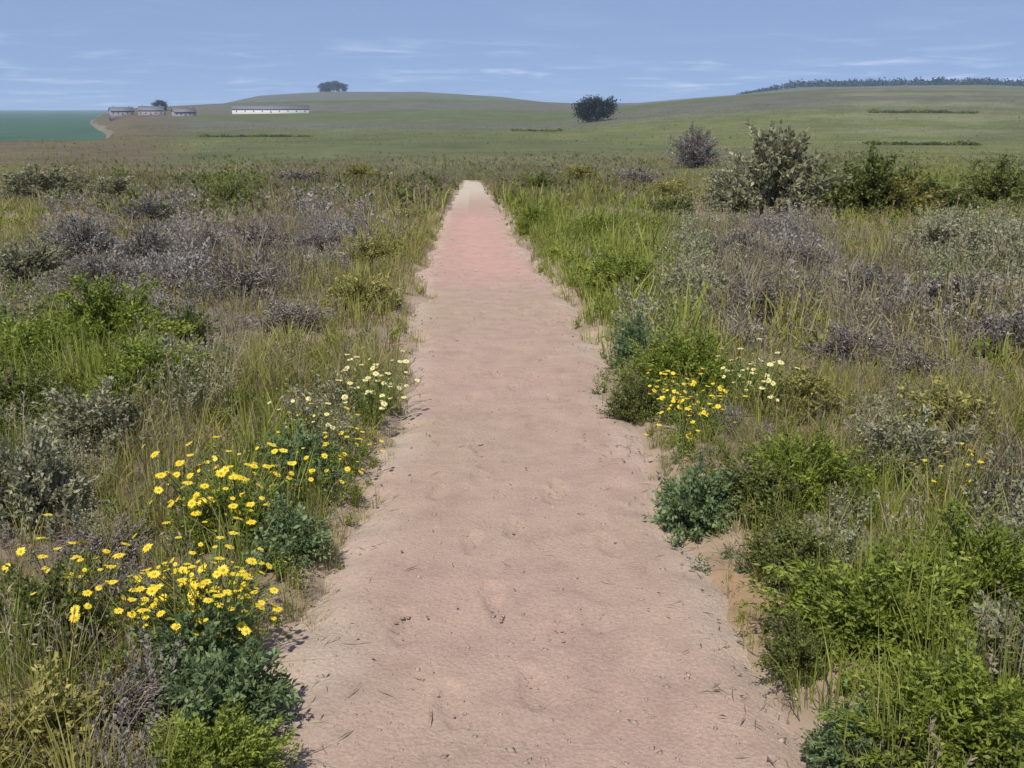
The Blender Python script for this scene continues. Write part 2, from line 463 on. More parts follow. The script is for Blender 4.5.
yy = np.geomspace(1.4, 74, 760)
uu = np.linspace(-.22, 1.22, 124)
UU, YY = np.meshgrid(uu, yy)
el, er = edge_l(YY), edge_r(YY)
XX = el + (er - el) * UU
o = off_path(XX, np.minimum(YY, 74.9)) + .03
ZZ = base_z(XX, YY) + .012 - .05 * sstep(-.15, .12, o) - .14 * sstep(.10, .34, o) - .018 * np.sin(np.clip(UU, 0, 1) * math.pi)
ZZ = ZZ + wav(XX, YY, .9, 2) * .008 + wav(XX, YY, .16, 3) * .0025
# footprints: shallow dents with a low rim, along a few walking lines
fq = np.random.default_rng(41)
for line in range(7):
    ul = fq.uniform(.28, .74); sgn = 1 if line % 2 else -1; y0 = fq.uniform(1.8, 3.5); side = 1
    while y0 < 17:
        side = -side
        if fq.uniform() < .62:
            x0 = float(edge_l(y0) + (edge_r(y0) - edge_l(y0)) * ul) + side * .09 + fq.normal(0, .03)
            a = fq.normal(0, .14); dd_ = fq.uniform(.35, 1)
            s_ = np.abs(YY[:, 0] - y0) < .35
            dx_, dy_ = XX[s_] - x0, YY[s_] - y0
            lx, ly = dx_ * math.cos(a) - dy_ * math.sin(a), (dx_ * math.sin(a) + dy_ * math.cos(a)) * sgn
            wdt = .046 + .010 * np.tanh(ly * 14)
            rr = np.sqrt((lx / wdt) ** 2 + (ly / .135) ** 2)
            ZZ[s_] += dd_ * (-.012 * (1 - sstep(.75, 1.05, rr)) + .005 * np.exp(-((rr - 1.15) / .16) ** 2))
        y0 += fq.uniform(.6, .72)
n_, k_ = XX.shape
cP = np.tile(np.array([0.306, 0.224, 0.167]), (XX.size, 1))
def lp(col, f):
    global cP
    cP = cP + (np.array(col) - cP) * f.ravel()[:, None]
lp([0.378, 0.239, 0.190], sstep(11, 15, YY) * (1 - sstep(23, 30, YY)) * (1 - .45 * np.abs(np.clip(UU, 0, 1) * 2 - 1)))
lp([0.409, 0.365, 0.287], sstep(30, 46, YY + 5 * (UU < .4)) * .75)
lp([0.374, 0.313, 0.244], sstep(.34, .5, np.abs(UU - .5) + wav(XX, YY, .5, 5) * .06) * .45)
cP = np.concatenate([cP, np.ones((len(cP), 1))], 1)
idx = np.arange(n_ * k_).reshape(n_, k_)
F = np.stack([idx[:-1, :-1], idx[:-1, 1:], idx[1:, 1:], idx[1:, :-1]], -1).reshape(-1, 4)
me = mesh_np("path", np.stack([XX.ravel(), YY.ravel(), ZZ.ravel()], -1), F, M['path'], None, True, cP)
tag(link("path", me), "straight pale pinkish dirt footpath running to the crest of the heath", "path", kind="structure")

me = mesh_np("sea", [(-9400, 60, SEA), (9400, 60, SEA), (9400, 9400, SEA), (-9400, 9400, SEA)], [(0, 1, 2, 3)], M['sea'])
tag(link("sea", me), "strip of grey green sea under the horizon on the left", "sea", kind="structure")

# ------------------------------------------------------------------ plant templates (unit height) merged into ground-cover "stuff"
def t_grass(nb, w, r, lean=.45, spread=.22):
    V = []; F = []; T = []
    for i in range(nb):
        a = r.uniform(0, 6.283); rr = spread * math.sqrt(r.uniform())
        bx, by = rr * math.cos(a), rr * math.sin(a)
        h = r.uniform(.45, 1.05)
        d = a + r.normal(0, .7); l = abs(r.normal(0, lean)) * h
        q = d + 1.571 + r.normal(0, .5); wx, wy = math.cos(q) * w, math.sin(q) * w
        ti = r.uniform(.1, .9); k = len(V)
        for f, ww in ((0, .8), (.55, 1), (1, .12)):
            cx = bx + math.cos(d) * l * f ** 1.8; cy = by + math.sin(d) * l * f ** 1.8
            cz = h * f * (1 - .18 * f * min(l / h, 1.2))
            V += [(cx - wx * ww, cy - wy * ww, cz - .04), (cx + wx * ww, cy + wy * ww, cz - .04)]; T += [ti, ti]
        F += [(k, k + 1, k + 3, k + 2), (k + 2, k + 3, k + 5, k + 4)]
    return np.array(V), np.array(F), np.array(T)

def leaves(P, Dr, ln, wd, r, tint, fold=.25):
    """kite leaves at points P along directions Dr"""
    n = len(P)
    Dr = Dr / (np.linalg.norm(Dr, axis=1, keepdims=True) + 1e-9)
    s = np.cross(Dr, r.normal(size=(n, 3))); s /= np.linalg.norm(s, axis=1, keepdims=True) + 1e-9
    u = np.cross(s, Dr)
    L = (ln * r.uniform(.6, 1.3, n))[:, None]; w = (wd * r.uniform(.7, 1.25, n))[:, None]
    V = np.stack([P, P + Dr * L * .45 + s * w + u * w * fold, P + Dr * L - u * L * .15, P + Dr * L * .45 - s * w + u * w * fold], 1).reshape(-1, 3)
    F = np.arange(n * 4).reshape(n, 4)
    return V, F, np.repeat(tint, 4)

def t_herb(ns, nl, ln, wd, r, spread=.5, up=.75):
    P = []; Dd = []; T = []
    for i in range(ns):
        a = r.uniform(0, 6.283); l = spread * math.sqrt(r.uniform()); h = r.uniform(.4, 1.0)
        ti = r.uniform(.2, .8)
        for j in range(nl):
            f = r.uniform(.15, 1.0)
            P.append((math.cos(a) * l * f, math.sin(a) * l * f, h * f))
            q = r.uniform(0, 6.283)
            Dd.append((math.cos(q), math.sin(q), r.uniform(-.2, up * 1.6))); T.append(ti + r.normal(0, .14))
    return leaves(np.array(P), np.array(Dd), ln, wd, r, np.array(T))

def t_sprig(ns, nl, ln, wd, r, spread=.42, thick=.012):
    """upright wiry sprigs clothed in small leaves (heath, sage)"""
    mb = MB()
    for i in range(ns):
        a = r.uniform(0, 6.283); l = spread * math.sqrt(r.uniform()); h = r.uniform(.5, 1.0)
        e = np.array([math.cos(a) * l, math.sin(a) * l, h]); ti = r.uniform(.2, .85)
        f = r.uniform(.2, 1.0, nl)
        P = e[None] * f[:, None] * np.array([1, 1, 1]) + r.normal(0, .012, (nl, 3))
        Dd = e[None] * .9 + r.normal(0, .55, (nl, 3))
        mb.add(*leaves(P, Dd, ln, wd, r, ti + r.normal(0, .12, nl)))
    return mb.get()

def t_twig(nb, w, r):
    """bare branching twigs"""
    mb = MB()
    for i in range(nb):
        a = r.uniform(0, 6.283); h = r.uniform(.4, 1.0); l = r.uniform(.1, .6)
        p0 = np.array([math.cos(a) * .05, math.sin(a) * .05, -.02]); p1 = np.array([math.cos(a) * l * .5, math.sin(a) * l * .5, h * .6]); p2 = np.array([math.cos(a) * l, math.sin(a) * l, h])
        ti = r.uniform(.1, .9)
        segs = [(p0, p1), (p1, p2)]
        for j in range(4):
            b = p0 + (p2 - p0) * r.uniform(.35, .9)
            segs.append((b, b + np.array([r.normal(0, .16), r.normal(0, .16), r.uniform(.08, .3)])))
        for (q0, q1) in segs:
            s = np.cross(q1 - q0, r.normal(size=3)); s *= w / (np.linalg.norm(s) + 1e-9)
            mb.add([q0 - s, q0 + s, q1 + s * .5, q1 - s * .5], [(0, 1, 2, 3)], ti)
    return mb.get()

def t_stalk(nb, w, r):
    """tall seeding stalks with feathery heads"""
    mb = MB()
    for i in range(nb):
        a = r.uniform(0, 6.283); l = abs(r.normal(0, .22)); h = r.uniform(.6, 1.05); b0 = r.normal(0, .07, 2)
        ti = r.uniform(.45, 1)
        p0 = np.array([b0[0], b0[1], -.03]); p2 = np.array([b0[0] + math.cos(a) * l, b0[1] + math.sin(a) * l, h]); p1 = p0 * .6 + p2 * .4 + np.array([0, 0, .06])
        for (q0, q1) in ((p0, p1), (p1, p2)):
            s = np.cross(q1 - q0, r.normal(size=3)); s *= w / (np.linalg.norm(s) + 1e-9)
            mb.add([q0 - s, q0 + s, q1 + s * .8, q1 - s * .8], [(0, 1, 2, 3)], ti)
        k = 9
        P = p2[None] - (p2 - p1)[None] / np.linalg.norm(p2 - p1) * r.uniform(0, .2, (k, 1))
        mb.add(*leaves(P, (p2 - p1)[None] * .8 + r.normal(0, .25, (k, 3)), .08, w * 1.8, r, np.full(k, ti)))
    return mb.get()

def merge(tmpl, which, P, ang, sc_, tint, wide=None):
    Vs, Fs, Ts = [], [], []; n0 = 0
    for k, (V, F, T) in enumerate(tmpl):
        s = which == k
        n = int(s.sum())
        if not n: continue
        c, si = np.cos(ang[s])[:, None], np.sin(ang[s])[:, None]
        h = sc_[s][:, None]; wd = h if wide is None else h * wide[s][:, None]
        x = (c * V[None, :, 0] - si * V[None, :, 1]) * wd + P[s, 0:1]
        y = (si * V[None, :, 0] + c * V[None, :, 1]) * wd + P[s, 1:2]
        z = V[None, :, 2] * h + P[s, 2:3]
        Vs.append(np.stack([x, y, z], -1).reshape(-1, 3))
        Fs.append((F[None] + (np.arange(n) * len(V))[:, None, None]).reshape(-1, F.shape[1]) + n0); n0 += n * len(V)
        Ts.append((T[None] * .5 + tint[s][:, None] * .5).ravel())
    return np.concatenate(Vs), np.concatenate(Fs), np.concatenate(Ts)

# what grows where: one letter per 51-pixel block of ground as the photograph shows it, looked up with a jitter
GRID = ["OFFFDFFFFFFFFOKKDDGD",   # row 3: y 153
        "OPOPBBPOOGGGGKBPOOKK",
        "KPPPBBOOOGGGGKBBBBKK",
        "DGGDBOOOOGGGKGBOBBBB",
        "GGGKOOOOOGGGDGYOOOOO",
        "DKOOOGKYOGGGYYBOOKOO",
        "PKOOYGYOOGGGOKDGGGOB",
        "BOOOGTOOOGGGOTODKGGK",
        "OOBYYYOOOGGGEEEEGGGG",
        "GOOTOOOOOGGGEEEGGGGD",
        "GOBTTOOOOGGGEEEEGGGG",
        "OOBGGOOEOGGGEEEETGDD"]
GRID = np.array([[ord(c) for c in r] for r in GRID])
def kind_at(x, y, h, r):
    px, py = project(x, y, ground_z(x, y) + h * .5)
    px = px + r.normal(0, 17, len(px)); py = py + r.normal(0, 13, len(py))
    c = np.clip((px / 51.2).astype(int), 0, 19); w = np.clip(((py - 153) / 51.2).astype(int), 0, 11)
    return GRID[w, c]
MIX = {  # kind: {cover: (relative amount, height, tint)}
 'G': {'grass': (1.6, .275, .62), 'herb': (.7, .17, .62), 'dry': (.10, .28, .5)},
 'D': {'dark': (1.2, .20, .55), 'grass': (.35, .24, .35), 'herb': (.2, .16, .4)},
 'O': {'olive': (.9, .24, .5), 'herb': (.35, .14, .5), 'dry': (.35, .27, .55), 'grass': (.25, .2, .5)},
 'B': {'dry': (.7, .25, .35), 'twig': (.35, .20, .5), 'heath': (.45, .17, .45), 'olive': (.45, .2, .4)},
 'P': {'heath': (1.3, .22, .6), 'twig': (.15, .2, .5), 'dry': (.2, .24, .5), 'olive': (.15, .2, .4)},
 'K': {'sage': (1.1, .22, .5), 'grass': (.3, .22, .5), 'dry': (.3, .28, .6)},
 'T': {'teal': (1.2, .19, .55), 'grass': (.35, .22, .45), 'dark': (.2, .16, .4)},
 'Y': {'olive': (.5, .22, .6), 'herb': (.8, .16, .6), 'grass': (.4, .24, .6), 'dry': (.2, .25, .6)},
 'F': {'olive': (.6, .24, .12), 'dry': (.5, .25, .12), 'twig': (.35, .22, .2), 'dark': (.22, .22, .25)},
 'E': {'dry': (.45, .15, .4), 'twig': (.15, .10, .5), 'olive': (.45, .13, .4), 'herb': (.25, .09, .45)},
}
KINDS_ = ['grass', 'olive', 'dry', 'herb', 'dark', 'heath', 'sage', 'teal', 'twig']
r_ = np.random.default_rng(3)
def templ(k, lod):
    nb = (20, 11, 7, 6)[lod]; ww = (1.0, 1.7, 2.6, 4.2)[lod]
    if k in ('grass', 'olive'): return [t_grass(nb, .0085 * ww, r_) for _ in range(5)]
    if k == 'dry': return [t_grass(nb, .0065 * ww, r_, .6) for _ in range(3)] + [t_stalk(max(nb // 3, 2), .0055 * ww, r_) for _ in range(2)]
    if k in ('herb', 'dark', 'teal'):
        return [t_herb((11, 6, 4, 4)[lod], (14, 6, 5, 4)[lod], (.115, .17, .17, .17)[lod] * (1, 1.2, 1.5, 2.0)[lod], (.030, .055, .055, .055)[lod] * (1, 1.25, 1.6, 2.2)[lod], r_) for _ in range(5)]
    if k in ('heath', 'sage'):
        return [t_sprig((13, 8, 5, 4)[lod], (26, 14, 9, 5)[lod], .075 * (1, 1.4, 2.0, 3.6)[lod], .018 * (1, 1.5, 2.3, 4.2)[lod], r_) for _ in range(5)]
    return [t_twig((8, 6, 4, 3)[lod], .006 * ww, r_) for _ in range(4)]
TEMPL = {k: [templ(k, l) for l in range(4)] for k in KINDS_}

acc = {k: [] for k in KINDS_}
r = np.random.default_rng(11)
BANDS = [(1.9, 7.5, 185, 0, 1.0), (7.5, 22, 62, 1, 1.15), (22, 64, 13, 2, 1.5), (64, 330, 1.15, 3, 2.2), (300, 680, .05, 3, 2.6)]
for (d0, d1, dens, lod, up) in BANDS:
    A = math.radians(62 if d0 < 3 else (46 if d0 < 10 else 37))
    n = int(dens * A * (d1 ** 2 - d0 ** 2))
    d = np.sqrt(r.uniform(d0 ** 2, d1 ** 2, n)); a = r.uniform(-A, A, n)
    x, y = d * np.sin(a), d * np.cos(a)
    kd = kind_at(x, y, .2 * up, r)
    if d0 >= 300:
        kd = r.choice([ord('G'), ord('O'), ord('F'), ord('D')], n, p=[.5, .32, .1, .08])
    op = off_path(x, y)
    keep = (op > -.10) & (r.uniform(size=n) < np.clip(.40 + op / .25, .08, 1)) & ~((lod == 3) & (y < 75) & (y > 0) & (op < .5))
    if d0 == 64: keep &= r.uniform(size=n) > sstep(150, 310, d + 70 * wav(x, y, 75, 4))
    if d0 >= 300: keep &= ground_z(x, y) > SEA + 2.5
    for kc in MIX:
        tot = sum(v[0] for v in MIX[kc].values())
        sel0 = (kd == ord(kc)) & keep
        u = r.uniform(size=n) * max(tot, 1.4 if kc != 'E' else 1.4)
        lo = 0
        for cover, (w, hh, tn) in MIX[kc].items():
            s = sel0 & (u >= lo) & (u < lo + w); lo += w
            m_ = int(s.sum())
            if not m_: continue
            xs, ys = x[s], y[s]
            patch = (1 + .35 * wav(xs, ys, 1.6, 6)) * (1 + .30 * wav(xs, ys, 9, 2) * (lod > 0))
            hs_ = hh * up * np.clip(r.lognormal(0, .26, m_), .45, 1.55) * patch * np.clip(.45 + op[s] * 1.5, .32, 1)
            acc[cover].append((lod, np.stack([xs, ys, ground_z(xs, ys) - .01], -1), r.uniform(0, 6.283, m_), hs_,
                               np.clip(tn + r.normal(0, .17, m_) + .14 * wav(xs, ys, 2.2, 7), 0, 1)))
STUFF = {'grass': ("green_grass", "fresh green grass growing thickly on both sides of the trail", "grass"),
         'olive': ("olive_grass", "olive and yellowish grass between the shrubs", "grass"),
         'dry': ("dry_grass", "straw coloured dry grass and seed stalks among the scrub", "grass"),
         'herb': ("green_undergrowth", "low bright green leafy weeds covering the ground", "ground cover"),
         'dark': ("dark_undergrowth", "low dark green leafy ground cover in patches", "ground cover"),
         'heath': ("heath_undergrowth", "low grey purple heath covering the ground in patches", "ground cover"),
         'sage': ("grey_undergrowth", "low grey green leafy ground cover in patches", "ground cover"),
         'teal': ("blue_green_undergrowth", "low blue green leafy ground cover in patches", "ground cover"),
         'twig': ("dry_brush", "dead brown twigs tangled in the scrub", "brush")}
for k in KINDS_:
    Vs, Fs, Ts = [], [], []; n0 = 0
    for (lod, P, an, hs_, tn) in acc[k]:
        tm = TEMPL[k][lod]
        V, F, T = merge(tm, r.integers(0, len(tm), len(P)), P, an, hs_, tn)
        Vs.append(V); Fs.append(F + n0); Ts.append(T); n0 += len(V)
    me = mesh_np(STUFF[k][0], np.concatenate(Vs), np.concatenate(Fs), M[k], np.concatenate(Ts))
    tag(link(STUFF[k][0], me), STUFF[k][1], STUFF[k][2], kind="stuff")
    print(k, n0)

# gravel: small stones and crumbs pressed into the trail
ico = np.array([(1,0,0),(-1,0,0),(0,1,0),(0,-1,0),(0,0,1),(0,0,-1)], float)
icf = np.array([(0,2,4),(2,1,4),(1,3,4),(3,0,4),(2,0,5),(1,2,5),(3,1,5),(0,3,5)])
tm = []
for i in range(6):
    v = ico * np.random.default_rng(i).uniform(.6, 1.1, (6, 1)) * np.array([1, .75, .45])
    tm.append((v, icf, np.full(6, .5)))
n = 12000
y = 1.4 + 16 * r.uniform(size=n) ** 2.2
u = np.where(r.uniform(size=n) < .5, r.beta(.7, .7, n), r.uniform(size=n)) * 1.06 - .03
x = edge_l(y) + (edge_r(y) - edge_l(y)) * u
o = off_path(x, y) + .03
z = base_z(x, y) + .012 - .018 * np.sin(np.clip(u, 0, 1) * math.pi) + wav(x, y, .9, 2) * .008 + wav(x, y, .16, 3) * .0025 - .05 * sstep(-.15, .12, o) - .14 * sstep(.10, .34, o)
z = np.maximum(z, ground_z(x, y))
V, F, T = merge(tm, r.integers(0, 6, n), np.stack([x, y, z], -1), r.uniform(0, 6.28, n), np.clip(r.lognormal(-5.55, .62, n), .0015, .022), r.uniform(0, 1, n))
tag(link("gravel", mesh_np("gravel", V, F, M['stone'], T)), "small stones and crumbs scattered on the dirt trail", "gravel", kind="stuff")

# plant litter: straw, broken twigs and dead leaves lying along the trail's edges
n = 3000
y = 1.7 + 22 * r.uniform(size=n) ** 1.9
side = r.uniform(size=n) < .5
offs = r.normal(.08, .14, n) - (r.uniform(size=n) < .06) * r.uniform(.1, .7, n)
x = np.where(side, edge_l(y) - offs, edge_r(y) + offs)
o = off_path(x, y) + .03
z = np.maximum(base_z(x, y) + .012 - .05 * sstep(-.15, .12, o) - .14 * sstep(.10, .34, o), ground_z(x, y)) + r.uniform(.001, .006, n)
a = r.uniform(0, 6.283, n)
Dd = np.stack([np.cos(a), np.sin(a), r.normal(0, .04, n)], -1)
leafy = r.uniform(size=n) < .3
V1 = leaves(np.stack([x, y, z], -1)[~leafy], Dd[~leafy], .075, .0022, r, np.clip(r.normal(.45, .25, int((~leafy).sum())), 0, 1))
V2 = leaves(np.stack([x, y, z], -1)[leafy], Dd[leafy], .022, .006, r, np.clip(r.normal(.25, .2, int(leafy.sum())), 0, 1))
me = mesh_np("plant_litter", np.concatenate([V1[0], V2[0]]), np.concatenate([V1[1], V2[1] + len(V1[0])]), M['dry'], np.concatenate([V1[2], V2[2]]))
tag(link("plant_litter", me), "straw and dead leaves littering both edges of the dirt trail", "litter", kind="stuff")

# ------------------------------------------------------------------ shrubs: stems + foliage
def shrub_meshes(name, seed, R, Hh, nbr, nl, ln, wd, leafmat, stemmat, up=.6, lob=.22, t0=.3, loose=.5):
    q = np.random.default_rng(seed)
    fol, st = MB(), MB()
    ph = q.uniform(0, 6.28, 6)
    for i in range(nbr):
        a = q.uniform(0, 6.283); ct = q.uniform(.08, 1.0) ** .8; sn = math.sqrt(max(0, 1 - ct * ct))
        mfac = (1 + lob * (math.sin(3 * a + ph[0]) * sn + math.sin(5 * a + ph[1] + 4 * ct) * .7 + math.sin(2 * a - 3 * ct + ph[2]) * .5)) * q.uniform(.72, 1.08)
        e = np.array([R * sn * math.cos(a), R * sn * math.sin(a), Hh * ct]) * mfac
        b = np.array([e[0] * .10, e[1] * .10, -.03 * Hh]); c = np.array([e[0] * (1 - up) * .8, e[1] * (1 - up) * .8, e[2] * .7])
        tt = np.linspace(0, 1, 5)[:, None]
        pts = (1 - tt) ** 2 * b + 2 * tt * (1 - tt) * c + tt ** 2 * e
        st.tube(pts, .011 * Hh + .002, .003 * Hh, 3, q.uniform(0, 1))
        f = (t0 + (1 - t0) * q.uniform(0, 1, nl) ** .75)[:, None]
        Pp = (1 - f) ** 2 * b + 2 * f * (1 - f) * c + f ** 2 * e
        tg = 2 * (1 - f) * (c - b) + 2 * f * (e - c); tg /= np.linalg.norm(tg, axis=1, keepdims=True)
        Pp = Pp + q.normal(0, .035 * (R + Hh) * .5, (nl, 3))
        ti = np.clip(q.uniform(.10, .72) + q.normal(0, .13, nl) + (q.uniform(size=nl) < .035) * .6, 0, 1)
        fol.add(*leaves(Pp, tg * .8 + q.normal(0, loose, (nl, 3)), ln, wd, q, ti))
    return fol.mesh(name + "_foliage", leafmat), st.mesh(name + "_stems", stemmat)

SH = {}
def proto(kind, spec, n=3):
    SH[kind] = [shrub_meshes(kind, 100 + hash_(kind) + i, *spec) for i in range(n)]
def hash_(s): return sum(ord(c) * (i + 1) for i, c in enumerate(s)) % 977
#                       R   H   nbr  nl   len  wid
proto('heather_shrub', (.5, .55, 150, 46, .040, .0085, M['heath'], M['stem'], .55, .16, .35, .45))
proto('sage_shrub',    (.5, .60, 120, 50, .050, .0120, M['sage'], M['stem'], .55, .2, .3, .5))
proto('leafy_shrub',   (.5, .55, 180, 64, .040, .0105, M['dark'], M['stem'], .5, .24, .3, .6))
proto('green_bush',    (.5, .58, 230, 78, .040, .0082, M['herb'], M['gstem'], .5, .24, .25, .6))
proto('blue_green_plant', (.5, .52, 120, 52, .058, .0130, M['teal'], M['gstem'], .5, .2, .2, .55))
proto('dry_scrub',     (.5, .52, 130, 30, .045, .0075, M['twig'], M['twig'], .5, .24, .3, .6))
proto('olive_shrub',   (.5, .55, 120, 46, .050, .0120, M['olive'], M['gstem'], .6, .22, .25, .5))

def plant(kind, px, py, wpx, asp, label, group, i=[0]):
    """a shrub whose foot stands where the picture shows it, at its real width"""
    x, y = cast(px, py, ground_z)
    d = math.hypot(x, y)
    w = wpx / FPX * math.hypot(d, CAMZ)
    i[0] += 1
    q = np.random.default_rng(i[0] * 17 + 5)
    root = bpy.data.objects.new(kind, None)
    root.empty_display_size = .1
    sc.collection.objects.link(root)
    root.location = (x, y, float(ground_z(np.array(x), np.array(y))) - .01)
    root.rotation_euler = (0, 0, q.uniform(0, 6.28))
    root.scale = (w, w, w * asp / .55)
    tag(root, label, CAT[kind], group)
    fm, sm = SH[kind][i[0] % len(SH[kind])]
    link("foliage", fm, root); link("stem", sm, root)
    return root
CAT = {'heather_shrub': 'heather', 'sage_shrub': 'shrub', 'leafy_shrub': 'shrub', 'green_bush': 'bush', 'blue_green_plant': 'plant', 'dry_scrub': 'scrub', 'olive_shrub': 'shrub'}
GR = {'heather_shrub': 'grey purple heather mounds on the heath', 'sage_shrub': 'grey green shrubs on the heath', 'leafy_shrub': 'dark green shrubs on the heath',
      'green_bush': 'bright green bushes beside the trail', 'blue_green_plant': 'blue green leafy plants by the trail', 'dry_scrub': 'dead brown scrub bushes on the heath', 'olive_shrub': 'olive coloured shrubs on the heath'}
